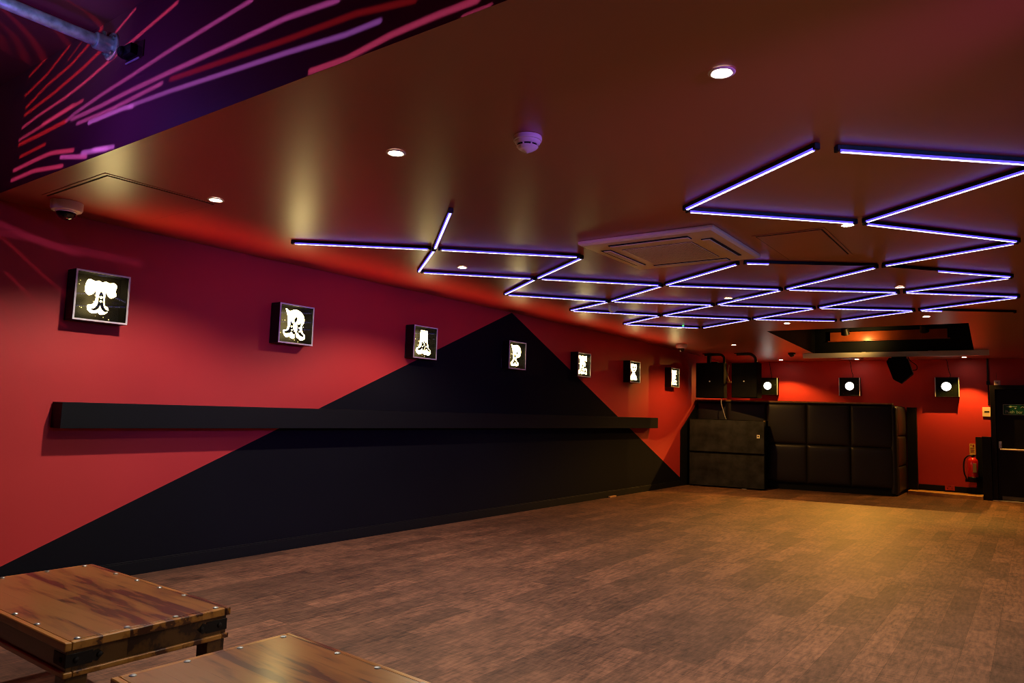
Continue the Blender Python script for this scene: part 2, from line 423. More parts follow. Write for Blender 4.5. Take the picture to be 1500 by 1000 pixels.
LET['A'] = ([[(.32,1),(.42,.97),(.5,1),(.58,.97),(.68,1),(.74,.9),(.74,.6),(.8,.42),(.85,.28),(.97,.22),(1,.1),(.85,0),(.72,.05),(.6,.02),(.5,.08),(.4,.05),(.28,.03),(.15,.03),(0,.13),(.02,.25),(.15,.3),(.22,.42),(.26,.6),(.27,.9)]],
  [[(.34,.5),(.42,.44),(.48,.47),(.44,.36),(.47,.24),(.42,.2),(.36,.28),(.28,.22),(.14,.2),(.12,.25),(.26,.3),(.33,.4)],[(.66,.5),(.6,.46),(.56,.44),(.6,.36),(.58,.24),(.62,.2),(.68,.27),(.8,.2),(.9,.19),(.9,.23),(.78,.28),(.7,.38)],[(.5,.4),(.54,.36),(.53,.27),(.5,.24),(.48,.3)],[(.47,.52),(.52,.55),(.55,.51),(.5,.48)]],
  [(.37,.34,.03),(.66,.34,.03)])
LET['P'] = ([[(.05,1),(.18,.95),(.3,.97),(.45,1),(.68,.99),(.9,.87),(.97,.68),(.9,.5),(.72,.41),(.56,.4),(.55,.3),(.62,.2),(.74,.16),(.75,.06),(.6,0),(.45,.04),(.3,0),(.12,.02),(.05,.14),(.15,.2),(.25,.3),(.26,.5),(.20,.75)]],
  [[(.52,.6),(.6,.7),(.64,.74),(.62,.62),(.56,.56)],[(.3,.5),(.40,.46),(.48,.5),(.44,.4),(.46,.26),(.56,.16),(.5,.13),(.4,.2),(.3,.14),(.16,.14),(.27,.22),(.33,.34)]],
  [(.38,.37,.035),(.39,.27,.03)])
LET['E'] = ([[(.04,1),(.25,.96),(.5,1),(.75,.97),(.98,1),(.94,.86),(.98,.72),(.82,.74),(.66,.82),(.60,.70),(.74,.66),(.84,.56),(.80,.42),(.62,.46),(.60,.30),(.74,.25),(.88,.34),(1,.26),(.96,.12),(1,0),(.75,.04),(.5,0),(.25,.03),(.02,0),(.02,.18),(.16,.22),(.2,.5),(.18,.78),(.04,.84)]],
  [[(.28,.34),(.36,.30),(.44,.34),(.42,.24),(.5,.13),(.4,.15),(.34,.2),(.22,.12),(.12,.12),(.24,.2)],[(.56,.22),(.66,.18),(.78,.22),(.88,.16),(.8,.11),(.66,.12),(.58,.15)],[(.36,.44),(.42,.5),(.48,.44),(.42,.38)]],
  [(.36,.25,.03),(.68,.165,.025)])
LET['Z'] = ([[(.06,.98),(.2,.92),(.36,1),(.55,.95),(.8,1),(.94,.9),(.92,.74),(.80,.60),(.64,.5),(.64,.42),(.8,.3),(.96,.2),(1,.05),(.8,0),(.5,.03),(.2,0),(0,.05),(.04,.2),(.2,.33),(.36,.45),(.36,.53),(.18,.62),(.05,.76)]],
  [[(.26,.8),(.34,.84),(.4,.78),(.32,.72)],[(.62,.8),(.7,.84),(.76,.78),(.68,.72)],[(.44,.74),(.52,.78),(.56,.7),(.5,.66)],[(.4,.6),(.5,.64),(.6,.6),(.5,.55)]],
  [(.5,.42,.03)])
BW, BH, BD = .366, .348, .122        # box: along the wall, tall, deep
def box_shell():
    m = MB(); t = .016
    m.b2((0, -BW/2, -BH/2), (.012, BW/2, BH/2))
    m.b2((.012, -BW/2, BH/2-t), (BD, BW/2, BH/2)).b2((.012, -BW/2, -BH/2), (BD, BW/2, -BH/2+t))
    m.b2((.012, -BW/2, -BH/2+t), (BD, -BW/2+t, BH/2-t)).b2((.012, BW/2-t, -BH/2+t), (BD, BW/2, BH/2-t))
    return m
def trim():
    m = MB(); a, b, t = BW/2-.002, BH/2-.002, .0115
    x0, x1 = BD-.006, BD+.004
    m.b2((x0, -a, -b), (x1, -a+t, b)).b2((x0, a-t, -b), (x1, a, b)).b2((x0, -a+t, -b), (x1, a-t, -b+t)).b2((x0, -a+t, b-t), (x1, a-t, b))
    return m
def letter_parts(root, ch):
    out, inl, dots = LET[ch]
    w, h = (.215, .262) if ch not in 'T' else (.205, .235)
    f = lambda a, b, x: (x, (a-.5)*w, (b-.5)*h)
    m = MB()
    for o in out: m.prism(spline(o, 4), f, .088, .101)
    m.build('letter', LETTER, root)
    for o in inl:
        cu, cv = sum(q[0] for q in o)/len(o), sum(q[1] for q in o)/len(o)
        o = [(cu+(a-cu)*1.22, cv+(b-cv)*1.22) for a, b in o]
        MB().prism(spline(o, 3), f, .1012, .1035).build('letter_inlay', BLK, root)
    for a, b, r in dots: MB().prism([(a+r*math.cos(2*PI*k/12), b+r*.86*math.sin(2*PI*k/12)) for k in range(12)], f, .1037, .1055).build('letter_dot', LETTER, root)
def sign_shell(root):
    box_shell().build('box_shell', BLK, root, bevel=.002, seg=1)
    trim().build('trim_frame', ALU, root)
    MB().b2((.0125, -BW/2+.017, -BH/2+.017), (.020, BW/2-.017, BH/2-.017)).build('back_panel', BACKP, root)
    MB().b2((.1110, -BW/2+.0165, -BH/2+.0165), (.1130, BW/2-.0165, BH/2-.0165)).build('glass_pane', GLASS, root)
    MB().tube([(.0205, 0, .02), (.0875, 0, .02)], .008, 8).build('letter_standoff', ALU, root)
lets = ['T', 'R', 'A', 'P', 'E', 'Z', 'E']
lab = ['black light box with glowing ornate letter T, nearest of the row on the red wall',
       'black light box with glowing ornate letter R on the magenta wall, second of the row',
       'black light box with glowing letter A straddling the left edge of the black triangle',
       'black light box with glowing letter P in front of the black painted triangle',
       'black light box with glowing letter E at the right edge of the black triangle',
       'black light box with glowing letter Z on the orange-red wall, sixth of the row',
       'smallest black light box, glowing letter E, end of the row beside the speakers']
by = [2.17, 3.80, 5.455, 7.14, 8.795, 10.425, 12.035]
for i, ch in enumerate(lets):
    r = thing('letter_light_box', lab[i], 'illuminated sign', (0, by[i]+.18, 1.953), 0, 'letter light boxes on the left wall')
    if i == 0:
        sign_shell(r); first = r; shared = list(r.children)
    else:
        for s in shared:
            c = s.copy(); C.objects.link(c); c.parent = r
    letter_parts(r, ch)

# ------------------------------------------------------------------ disc light boxes on the back wall
def disc_box(label, x, z, cx):
    r = thing('disc_light_box', label, 'illuminated sign', (x, YB, z), 0, 'round disc light boxes on the back wall')
    m = MB(); w, h, d, t = .37, .355, .12, .014
    m.b2((-w/2, -.012, -h/2), (w/2, 0, h/2)).b2((-w/2, -d, h/2-t), (w/2, -.012, h/2)).b2((-w/2, -d, -h/2), (w/2, -.012, -h/2+t))
    m.b2((-w/2, -d, -h/2+t), (-w/2+t, -.012, h/2-t)).b2((w/2-t, -d, -h/2+t), (w/2, -.012, h/2-t))
    m.build('box_shell', BLK, r, bevel=.002, seg=1)
    MB().b2((-w/2+t, -.10, -h/2+t), (w/2-t, -.09, h/2-t)).build('face_plate', DISCP, r)
    for s in (-1, 1): MB().b2((s*(w/2-.001)-.006, -d-.006, -h/2+.004), (s*(w/2-.001)+.006, -d+.002, h/2-.004)).build('side_trim', ALU, r)
    MX = Matrix.Translation((cx, -.1005, .012)) @ Matrix.Rotation(PI/2, 4, 'X')
    MB().lathe([(.085, 0), (.085, .008), (.079, .008), (.079, 0)], 32, MX, caps=False).build('disc_bezel', BLK, r)
    MB().lathe([(.0785, .001), (.078, .006)], 32, MX).build('lit_disc', DISC, r)
    top = ceil_z(15.29)-z
    MB().tube(arc([(.04, -.012, h/2-.002), (.05, -.012, h/2+.05), (.03, -.014, h/2+.11), (.0, -.010, top-.03), (-.02, -.010, top)], 5), .005, 6).build('cable', BLK, r)
disc_box('small black light box with white disc beside the hanging speakers on the back wall', .885, 1.937, -.015)
disc_box('black light box with white disc over the middle of the padded booth', 2.43, 1.937, 0)
disc_box('black light box with white disc on the red wall nearest the black door', 4.055, 1.937, -.012)

# ------------------------------------------------------------------ wall shelf
sh = thing('wall_shelf', 'long black boxed-in drinks shelf running across the left wall', 'shelf', (0, 6.79, 1.14))
MB().b2((0, -4.645, -.085), (.15, 4.645, .085)).build('shelf_body', BLKM, sh, bevel=.004)
MB().b2((.001, -4.64, .0852), (.150, 4.64, .0872)).build('shelf_top_sheet', BLK, sh)

# ------------------------------------------------------------------ low wooden tables
def low_table(label, loc, rz, L, first=None):
    t = thing('coffee_table', label, 'table', loc, rz, 'low sheesham tables')
    hx, hy = L/2, .305
    # top: planked slab with a moulded rim lightened as if lit
    MB().b2((-hx+.022, -hy+.022, .424), (hx-.022, hy-.022, .450)).build('tabletop', TOPWOOD, t, bevel=.002)
    def rim(z0, z1, ox, oy, w, name):
        m = MB()
        m.b2((-hx-ox, -hy-oy, z0), (hx+ox, -hy-oy+w, z1)).b2((-hx-ox, hy+oy-w, z0), (hx+ox, hy+oy, z1))
        m.b2((-hx-ox, -hy-oy+w, z0), (-hx-ox+w, hy+oy-w, z1)).b2((hx+ox-w, -hy-oy+w, z0), (hx+ox, hy+oy-w, z1))
        return m.build(name, RIMWOOD, t, bevel=.007, seg=3)
    rim(.420, .4495, 0, 0, .0225, 'top_rim')
    a = .012
    m = MB()
    m.b2((-hx+a, -hy+a, .352), (hx-a, -hy+a+.02, .421)).b2((-hx+a, hy-a-.02, .352), (hx-a, hy-a, .421))
    m.b2((-hx+a, -hy+a+.02, .352), (-hx+a+.02, hy-a-.02, .421)).b2((hx-a-.02, -hy+a+.02, .352), (hx-a, hy-a-.02, .421))
    m.build('apron', APRWOOD, t, bevel=.001, seg=1)
    rim(.333, .3525, -.002, -.002, .03, 'lower_moulding')
    for sx in (-1, 1):
        for sy in (-1, 1):
            cx, cy = sx*(hx-.05), sy*(hy-.05)
            m = MB(); m.b2((cx-.036, cy-.036, 0), (cx+.036, cy+.036, .334))
            m.build('leg', APRWOOD, t, bevel=.004)
            # iron corner strap wrapped round the apron, with rivets
            s = MB(); ex, ey = sx*(hx-a), sy*(hy-a)
            s.b2((ex, ey-sy*.085, .366), (ex+sx*.003, ey+sy*.003, .408)).b2((ex-sx*.085, ey, .366), (ex, ey+sy*.003, .408))
            s.prism([(-.02*sy, .0), (-.085*sy, .014), (-.10*sy, .02), (-.12*sy, .0), (-.10*sy, -.02), (-.085*sy, -.014)] if sy > 0 else [(-.02*sy, .0), (-.085*sy, -.014), (-.10*sy, -.02), (-.12*sy, .0), (-.10*sy, .02), (-.085*sy, .014)],
                    lambda p, q, h, ex=ex, ey=ey, sx=sx: (ex+sx*h, ey+p, .387+q), .0005, .0032)
            st = s.build('corner_strap', IRON, t, bevel=.0008, seg=1)
            for yy in (-.03, -.105):
                MB().lathe([(.010, 0), (.008, .005), (.003, .007)], 10, Matrix.Translation((ex+sx*.003, ey+sy*yy, .387)) @ Matrix.Rotation(sx*PI/2, 4, 'Y')).build('rivet', IRON, st, smooth=True)
            for xx in (-.03,):
                MB().lathe([(.010, 0), (.008, .005), (.003, .007)], 10, Matrix.Translation((ex+sx*xx, ey+sy*.003, .387)) @ Matrix.Rotation(-sy*PI/2, 4, 'X')).build('rivet', IRON, st, smooth=True)
    n = 0
    def stud(x, y):
        MB().lathe([(.011, 0), (.0105, .002), (.007, .004), (.002, .005)], 12, Matrix.Translation((x, y, .4499))).build('stud', STUD, t, smooth=True)
    e = .03
    for x in (-.30, -.10, .10, .30):
        for s in (-1, 1): stud(x*L/.8*.66+0, s*(hy-e))
    for s in (-1, 1):
        for y in (-.255, -.09, .09, .255): stud(s*(hx-e), y)
    return t
low_table('left low wooden coffee table, nearer the black wall, with dark iron corner straps', (2.13, 1.462, 0), .0, 1.165)
low_table('right low wooden coffee table at the bottom edge with light glinting on its top', (3.73, 1.385, 0), -.045, 1.19)

# ------------------------------------------------------------------ LED tube lattice under the ceiling
N = dict(a0=(.761,3.366), M=(1.62,4.07), b0=(2.448,3.297), b1=(.86,4.70), c1=(2.49,4.84), N1=(1.645,5.437), e1=(.831,6.043), N2=(1.62,6.91),
 N3=(2.534,6.258), f1=(.85,7.33), N4=(1.66,8.16), g1=(.84,8.739), h1=(1.647,9.514), N5=(2.545,7.593), N6=(3.442,6.942), N7=(2.528,8.886), N8=(3.436,8.246),
 N9=(4.374,6.212), N10=(4.345,7.547), N11=(4.323,8.835), j1=(3.423,9.411), E1=(5.229,7.137), E2=(5.262,8.258), k1=(5.216,9.384), A0=(4.592,3.324), A1=(3.655,4.0),
 B0=(4.610,3.40), BE=(5.40,4.10), N12=(4.488,4.789), E0=(5.292,5.785), G=(3.473,5.606))
rows = [('nearest the left wall', ['a0-M', 'M-b1', 'b1-N1', 'N1-e1', 'e1-N2', 'N2-f1', 'f1-N4', 'N4-g1', 'g1-h1']),
        ('second from the left wall', ['b0-M', 'M-c1', 'c1-N1', 'N1-N3', 'N3-N2', 'N2-N5', 'N5-N4', 'N4-N7', 'N7-h1']),
        ('third from the left wall', ['A1-none', 'G-N3', 'N3-N6', 'N6-N5', 'N5-N8', 'N8-N7', 'N7-j1']),
        ('fourth from the left wall', ['A0-A1', 'A1-N12', 'G-N9', 'N9-N6', 'N6-N10', 'N10-N8', 'N8-N11', 'N11-j1']),
        ('furthest to the right', ['B0-BE', 'BE-N12', 'N12-E0', 'E0-N9', 'N9-E1', 'E1-N10', 'N10-E2', 'E2-N11', 'N11-k1'])]
ordn = ['nearest', 'second', 'third', 'fourth', 'fifth', 'sixth', 'seventh', 'eighth', 'furthest']
LITPART = {'G-N9': (0, .17), 'N9-E1': (.42, 1), 'N11-k1': (0, .22)}
for rname, segs in rows:
    segs = [s for s in segs if 'none' not in s]
    for i, s in enumerate(segs):
        a, b = s.split('-'); A = Vector((*N[a], 0)); B = Vector((*N[b], 0))
        A.z, B.z = ceil_z(A.y), ceil_z(B.y)
        d = (B-A); L = d.length; u = d.normalized()
        L2 = L-.085
        w = ordn[i] if i < len(segs)-1 else 'furthest'
        dark = s in LITPART
        lb = ('mostly dark' if dark else 'blue-white')+f' LED tube, {w} of the ceiling zigzag row {rname}'
        t = thing('led_tube', lb, 'light tube', (A+B)/2, 0, 'LED tubes zigzagging over the ceiling', rot=(0, -math.asin(u.z), math.atan2(u.y, u.x)))
        h = L2/2
        m = MB(); m.b2((-h, -.014, -.010), (h, .014, -.0005)).b2((-h, -.014, -.020), (h, -.0105, -.010)).b2((-h, .0105, -.020), (h, .014, -.010))
        m.build('housing', BLK, t)
        l0, l1 = LITPART.get(s, (0, 1))
        x0, x1 = -h+.012+(L2-.024)*l0, -h+.012+(L2-.024)*l1
        MB().b2((x0, -.0104, -.029), (x1, .0104, -.0102)).build('diffuser', LEDB, t)
        MB().b2((x0, -.0068, -.0318), (x1, .0068, -.0292)).build('led_strip', LEDW, t)
        for sg in (-1, 1):
            MB().b2((sg*h, -.016, -.031), (sg*(h+.017), .016, -.0005)).build('end_cap', BLK, t, bevel=.003, seg=1)

# ------------------------------------------------------------------ recessed downlights
DL = [((4.444, 2.46), 'largest glowing recessed downlight, upper right of the ceiling, nearest the camera'),
      ((2.825, 2.437), 'recessed downlight left of the smoke detector on the brown-red ceiling'),
      ((1.267, 2.448), 'recessed downlight at the corner of the ceiling hatch near letter T'),
      ((1.298, 4.789), 'recessed downlight between the LED tubes nearest letters R and A'),
      ((4.40, 4.87), 'recessed downlight at the tip of the LED zigzag right of the air conditioner'),
      ((2.78, 7.328), 'recessed downlight inside a diamond of LED tubes, middle of the ceiling'),
      ((4.358, 7.368), 'recessed downlight beside an LED tube joint on the right of the ceiling'),
      ((2.77, 9.569), 'recessed downlight just in front of the left part of the black ceiling recess'),
      ((4.343, 9.521), 'recessed downlight just in front of the right part of the black ceiling recess'),
      ((1.345, 9.488), 'recessed downlight beside the tiny green indicator near the left wall'),
      ((1.274, 11.937), 'recessed downlight left of the black recess, above the hanging speakers'),
      ((1.232, 14.867), 'small far recessed downlight close to the back wall beside the leftmost disc box'),
      ((2.604, 14.988), 'small far recessed downlight close to the back wall above the middle disc box'),
      ((4.35, 14.90), 'small far recessed downlight glimpsed under the right end of the steel bar')]
ring = [(.036, -.001), (.047, -.001), (.049, -.004), (.046, -.0065), (.038, -.007), (.034, -.004), (.036, -.001)]
base = None
lights = []
for (x, y), lb in DL:
    loc = (x, y, ceil_z(y)-.0003)
    if base is None:
        base = thing('downlight', lb, 'downlight', loc, 0, 'recessed ceiling downlights')
        MB().lathe(ring, 32, caps=False).build('bezel', WHITE, base, smooth=True)
        MB().lathe([(.0335, -.0035), (.0335, -.0045), (.030, -.0062), (.004, -.0068)], 24).build('lens', LAMP, base, smooth=True)
    else: dup(base, lb, loc)
    lights.append((x, y))

# ------------------------------------------------------------------ other ceiling fittings
ac = thing('air_conditioner', 'square off-white ceiling cassette air conditioner with central grille', 'air conditioner', (3.17, 4.96, 2.5))
S = .505
m = MB()
def ringf(r0, z0, r1, z1):
    v = [(-r0, -r0, z0), (r0, -r0, z0), (r0, r0, z0), (-r0, r0, z0), (-r1, -r1, z1), (r1, -r1, z1), (r1, r1, z1), (-r1, r1, z1)]
    m.quads(v, [(0, 1, 5, 4), (1, 2, 6, 5), (2, 3, 7, 6), (3, 0, 4, 7)])
ringf(S, -.0005, S, -.022); ringf(S, -.022, S-.02, -.034); ringf(S-.02, -.034, .285, -.038)
m.quads([(-.285, -.285, -.038), (.285, -.285, -.038), (.285, .285, -.038), (-.285, .285, -.038)], [(0, 1, 2, 3)])
m.quads([(-S, -S, -.0005), (S, -S, -.0005), (S, S, -.0005), (-S, S, -.0005)], [(3, 2, 1, 0)])
bmesh.ops.remove_doubles(m.bm, verts=m.bm.verts, dist=.0005)
m.build('panel', GREYW, ac, bevel=.006)
for k in range(4):
    R = Matrix.Rotation(k*PI/2, 4, 'Z')
    MB().b2((-.30, -.425, -.0405), (.30, -.345, -.036), R).build('outlet_slot', DARKSLOT, ac)
    MB().b2((-.295, -.405, -.046), (.295, -.352, -.0408), R).build('louvre', GREYW, ac, bevel=.002)
MB().b2((-.27, -.27, -.0395), (.27, .27, -.0385)).build('grille_back', plain('dusty_filter', (.16, .13, .11), .8), ac)
m = MB()
for k in range(27):
    p = -.26+.02*k
    m.b2((p-.0035, -.265, -.0435), (p+.0035, .265, -.0398)).b2((-.265, p-.0035, -.0425), (.265, p+.0035, -.0396))
m.build('grille', GREYW, ac)

sd = thing('smoke_detector', 'white round smoke detector on the bare ceiling left of the nearest downlight', 'smoke detector', (3.493, 2.605, 2.4997))
MB().lathe([(.058, 0), (.064, -.002), (.066, -.014), (.064, -.022), (.060, -.024)], 36).build('base', WHITE, sd, smooth=True)
MB().lathe([(.0595, -.0242), (.058, -.032), (.050, -.040)], 36).build('upper_body', WHITE, sd, smooth=True)
MB().lathe([(.046, -.0402), (.046, -.049)], 36).build('vent_slot', DARKSLOT, sd, smooth=True)
m = MB()
for k in range(8): m.box((.0465, 0, -.0446), (.005, .006, .0092), Matrix.Rotation(k*PI/4+.2, 4, 'Z'))
m.build('vent_ribs', WHITE, sd)
MB().lathe([(.050, -.0492), (.044, -.056), (.028, -.066), (.012, -.074), (.004, -.076)], 36).build('nose', WHITE, sd, smooth=True)
MB().lathe([(.004, -.0765), (.003, -.079)], 8, Matrix.Translation((.0, 0, 0))).build('indicator', WHITE, sd)

def cctv(label, x, y, rz):
    t = thing('dome_camera', label, 'security camera', (x, y, ceil_z(y)-.0003), rz, 'ceiling dome cameras')
    m = MB(); m.lathe([(.088, 0), (.092, -.004), (.092, -.048), (.084, -.062), (.060, -.066)], 40)
    m.build('body', WHITE, t, smooth=True)
    MB().lathe([(.056, -.0662), (.056, -.073), (.052, -.092), (.040, -.108), (.022, -.118), (.004, -.121)], 32).build('dome', DOMEB, t, smooth='all')
    MB().lathe([(.061, -.0663), (.063, -.071), (.057, -.074)], 32, caps=False).build('dome_ring', WHITE, t, smooth=True)
    return t
cctv('white dome security camera on the ceiling above letter T, far left', .36, 1.98, .4)
cctv('distant white dome security camera on the ceiling above the last letter box', .486, 11.6, .2)

t = thing('motion_sensor', 'small white wedge-shaped motion sensor under the LED tubes above letter E', 'sensor', (1.45, 7.30, 2.4997), .9)
m = MB(); m.lathe([(.05, 0), (.052, -.012), (.046, -.016)], 24); m.build('base', WHITE, t, smooth=True)
MB().prism([(-.04, -.0165), (.05, -.0165), (.055, -.05), (.0, -.085), (-.035, -.06)], lambda a, b, h: (a, h, b), -.038, .038).build('head', WHITE, t, bevel=.006)
MB().box((.03, 0, -.071), (.055, .05, .004), Matrix.Translation((.03, 0, -.071)) @ Matrix.Rotation(-.55, 4, 'Y') @ Matrix.Translation((-.03, 0, .071))).build('lens', plain('milky_lens', (.5, .5, .5), .3), t)
t = thing('ceiling_sensor', 'small black dome sensor on the ceiling beside the left end of the steel bar', 'sensor', (1.79, 13.53, ceil_z(13.53)-.0003))
MB().lathe([(.062, 0), (.064, -.018), (.056, -.03)], 24).build('base', BLK, t, smooth=True)
MB().lathe([(.05, -.0302), (.042, -.052), (.022, -.068), (.004, -.072)], 24).build('dome', DOMEB, t, smooth='all')
t = thing('indicator_light', 'tiny green indicator light on the ceiling next to the downlight', 'indicator light', (1.47, 9.30, 2.4997))
MB().lathe([(.02, 0), (.018, -.006)], 12).build('collar', WHITE, t)
MB().lathe([(.012, -.0062), (.010, -.014), (.003, -.018)], 12).build('led', GREENL, t)

def hatch(label, x0, x1, y0, y1):
    t = thing('ceiling_hatch', label, 'access hatch', ((x0+x1)/2, (y0+y1)/2, 2.4997))
    a, b = (x1-x0)/2, (y1-y0)/2
    MB().b2((-a, -b, -.004), (a, b, -.0002)).build('gap_frame', DARKSLOT, t)
    MB().b2((-a+.007, -b+.007, -.007), (a-.007, b-.007, -.0042)).build('panel', CEIL, t)
    m = MB(); w = .02
    m.b2((-a-w, -b-w, -.003), (a+w, -b-.001, -.0002)).b2((-a-w, b+.001, -.003), (a+w, b+w, -.0002)).b2((-a-w, -b-.001, -.003), (-a-.001, b+.001, -.0002)).b2((a+.001, -b-.001, -.003), (a+w, b+.001, -.0002))
    m.build('rim', CEIL, t)
hatch('square access hatch painted into the ceiling above letter T', .40, 1.17, 1.845, 2.50)
hatch('faint painted access hatch in the ceiling right of the air conditioner', 3.81, 4.24, 4.90, 5.74)

# steel bar slung across the front of the recess, with the speaker hung from it
sb = thing('steel_bar', 'grey steel support bar fixed across the far edge of the black ceiling recess', 'beam', (3.36, 13.66, 2.42))
MB().b2((-1.40, -.04, -.045), (1.41, .04, .040)).build('bar', STEELB, sb, bevel=.004)
for x in (-1.3, -.4, .6, 1.3): MB().b2((x-.03, -.03, .0402), (x+.03, .03, .0442)).build('fixing_plate', STEELB, sb)
MB().b2((-.79, .045, -.062), (-.43, .12, -.048)).build('yellow_plate', OAK, sb)  # thin oak-coloured plate behind the underside of the bar

def loudspeaker_parts(t, w, h, d, grille=True):
    """cabinet with its front on -Y, origin at the top centre of the front"""
    m = MB()
    m.prism([(-w/2, 0), (w/2, 0), (w/2-.0*d, .55*d), (w/2-.16*w, d), (-w/2+.16*w, d), (-w/2, .55*d)], lambda a, b, z: (a, b+.012, z), -h, 0)
    m.build('cabinet', CAB, t, bevel=.008)
    MB().b2((-w/2+.008, 0, -h+.008), (w/2-.008, .0115, -.008)).build('grille', SPKG, t, bevel=.003)
    MB().lathe([(.014, 0), (.012, .003)], 12, Matrix.Translation((0, -.0003, -h*.53)) @ Matrix.Rotation(PI/2, 4, 'X')).build('badge', ALU, t)
s1 = thing('loudspeaker', 'black loudspeaker hung in the far left corner above the stacked subwoofers', 'loudspeaker', (.385, 13.20, 2.285), .03, 'loudspeakers hung from the ceiling')
loudspeaker_parts(s1, .535, .655, .32)
zc = ceil_z(13.3)-2.285
MB().tube(arc([(-.13, .10, zc-.022), (.10, .10, zc-.022), (.19, .10, zc-.03), (.235, .10, zc-.07), (.245, .10, .06), (.245, .10, .001)], 5), .022, 12).b2((-.16, .05, zc-.012), (.02, .15, zc-.0015)).build('ceiling_arm', BLK, s1, smooth=True)
MB().b2((-.10, .14, .001), (-.04, .22, zc-.002)).b2((-.02, .14, .001), (.1, .22, .03)).build('top_bracket', BLK, s1)
s2 = thing('loudspeaker', 'black loudspeaker hung beside the leftmost disc light box, turned slightly away', 'loudspeaker', (1.03, 13.20, 2.275), -.16, 'loudspeakers hung from the ceiling')
loudspeaker_parts(s2, .50, .635, .32)
zc = ceil_z(13.3)-2.275
MB().tube(arc([(-.19, .10, zc-.022), (.03, .10, zc-.022), (.11, .10, zc-.04), (.165, .10, zc-.09), (.18, .10, .05), (.18, .10, .001)], 5), .024, 12).b2((-.22, .05, zc-.012), (-.06, .15, zc-.0015)).build('ceiling_arm', BLK, s2, smooth=True)
MB().tube([(.300, .22, -.02), (.268, .22, -.23), (.305, .22, -.335)], .012, 8).b2((.262, .19, -.36), (.345, .25, -.337)).build('yoke_bracket', BRASS, s1)
s3 = thing('loudspeaker', 'smaller black wedge loudspeaker slung under the steel bar', 'loudspeaker', (3.50, 13.66, 2.31), 0, 'loudspeakers hung from the ceiling')
R = Matrix.Rotation(.10, 4, 'Z')
prof = [(-.185, -.03), (-.15, .035), (.095, .035), (.14, .008), (.205, -.22), (.028, -.385), (-.092, -.318)]
m = MB(); m.prism(prof, lambda a, b, h: (a, h, b), -.16, .17)
bmesh.ops.transform(m.bm, matrix=R, verts=m.bm.verts); m.build('cabinet', CAB, s3, bevel=.012)
m = MB(); m.prism([(a*.9, b*.9-.016) for a, b in prof], lambda a, b, h: (a, h, b), -.172, -.161)
bmesh.ops.transform(m.bm, matrix=R, verts=m.bm.verts); m.build('grille', SPKG, s3, bevel=.004)
MB().tube([R @ Vector((.143, -.166, -.0)), R @ Vector((.200, -.166, -.205)), R @ Vector((.212, -.155, -.222))], .007, 6).build('edge_trim', plain('dark_grey_trim', (.16, .15, .15), .4, .5), s3)
MB().tube([R @ Vector((.205, -.166, -.245)), R @ Vector((.04, -.166, -.39))], .006, 6).build('lower_trim', plain('dim_trim', (.05, .05, .05), .4, .5), s3)
MB().b2((-.11, -.03, .036), (.11, .03, .0638)).build('hanging_yoke', BLK, s3, bevel=.003)
MB().tube(arc([(.13, .02, .060), (.16, .02, -.0), (.25, .03, -.08), (.25, .04, -.15), (.19, .05, -.16)], 6), .007, 6).build('cable', BLK, s3)
for (x, y, lb) in ((2.70, 13.45, 'black spot lamp inside the ceiling recess, left of the two'), (3.90, 13.45, 'black spot lamp inside the ceiling recess, right of the two')):
    t = thing('spot_lamp', lb, 'lamp', (x, y, RZ-.0004), .0, 'spot lamps inside the recess')
    MB().lathe([(.05, 0), (.05, -.02)], 16).tube([(0, 0, -.02), (0, 0, -.12)], .012, 8).build('stem', BLK, t)
    MB().lathe([(.03, .05), (.055, .04), (.07, -.08), (.064, -.08)], 20, Matrix.Translation((0, 0, -.16)) @ Matrix.Rotation(.6, 4, 'X')).build('lamp_head', BLK, t, smooth=True)

# ------------------------------------------------------------------ padded booth
bo = thing('padded_booth', 'black leatherette padded booth front curving across the back of the room', 'booth', (0, 13.504, 0))
ang = math.atan2(.668, 3.36); ca, sa = math.cos(ang), math.sin(ang)
LF = 3.36/ca
# local frame of the front: s along it, n into the booth
def fp(s, n, z): return (s*ca-n*sa, s*sa+n*ca, z)
m = MB(); m.prism([(.02, .03), (LF-.03, .03), (LF-.03, .15), (.05, .15)], lambda a, b, z: fp(a, b, z), .12, 1.5655); m.build('front_carcass', BLKM, bo)
m = MB(); m.prism([(.03, .05), (LF-.06, .05), (LF-.06, .13), (.05, .13)], lambda a, b, z: fp(a, b, z), 0, .1198); m.build('plinth', BLKM, bo)
ex, ey = fp(LF, 0, 0)[0], fp(LF, 0, 0)[1]           # right front corner
yb = YB-13.504
MB().b2((ex-.14, ey+.13, 0), (ex-.005, yb-.002, 1.565)).build('end_carcass', BLKM, bo)
MF = Matrix(((ca, 0, sa, 0), (sa, 0, -ca, 0), (0, 1, 0, 0), (0, 0, 0, 1)))   # local cushion XY -> front plane, +Z outwards
edges = [.02, .575, 1.29, 1.988, 2.71, 3.40]
for c in range(5):
    s0, s1 = edges[c], edges[c+1]
    for z0, z1 in ((.125, .82), (.825, 1.566)):
        p = fp((s0+s1)/2, .03, (z0+z1)/2)
        MB().cushion(s1-s0-.006, z1-z0-.006, .036, Matrix.Translation(p) @ MF).build('padded_panel', VINYL, bo, smooth='all')
MS = Matrix(((0, 0, 1, 0), (1, 0, 0, 0), (0, 1, 0, 0), (0, 0, 0, 1)))
for z0, z1 in ((.05, .50), (.505, 1.03), (1.035, 1.56)):
    MB().cushion(yb-ey-.16, z1-z0-.006, .034, Matrix.Translation((ex-.0045, (ey+.10+yb-.06)/2, (z0+z1)/2)) @ MS).build('side_pad', VINYL, bo, smooth='all')
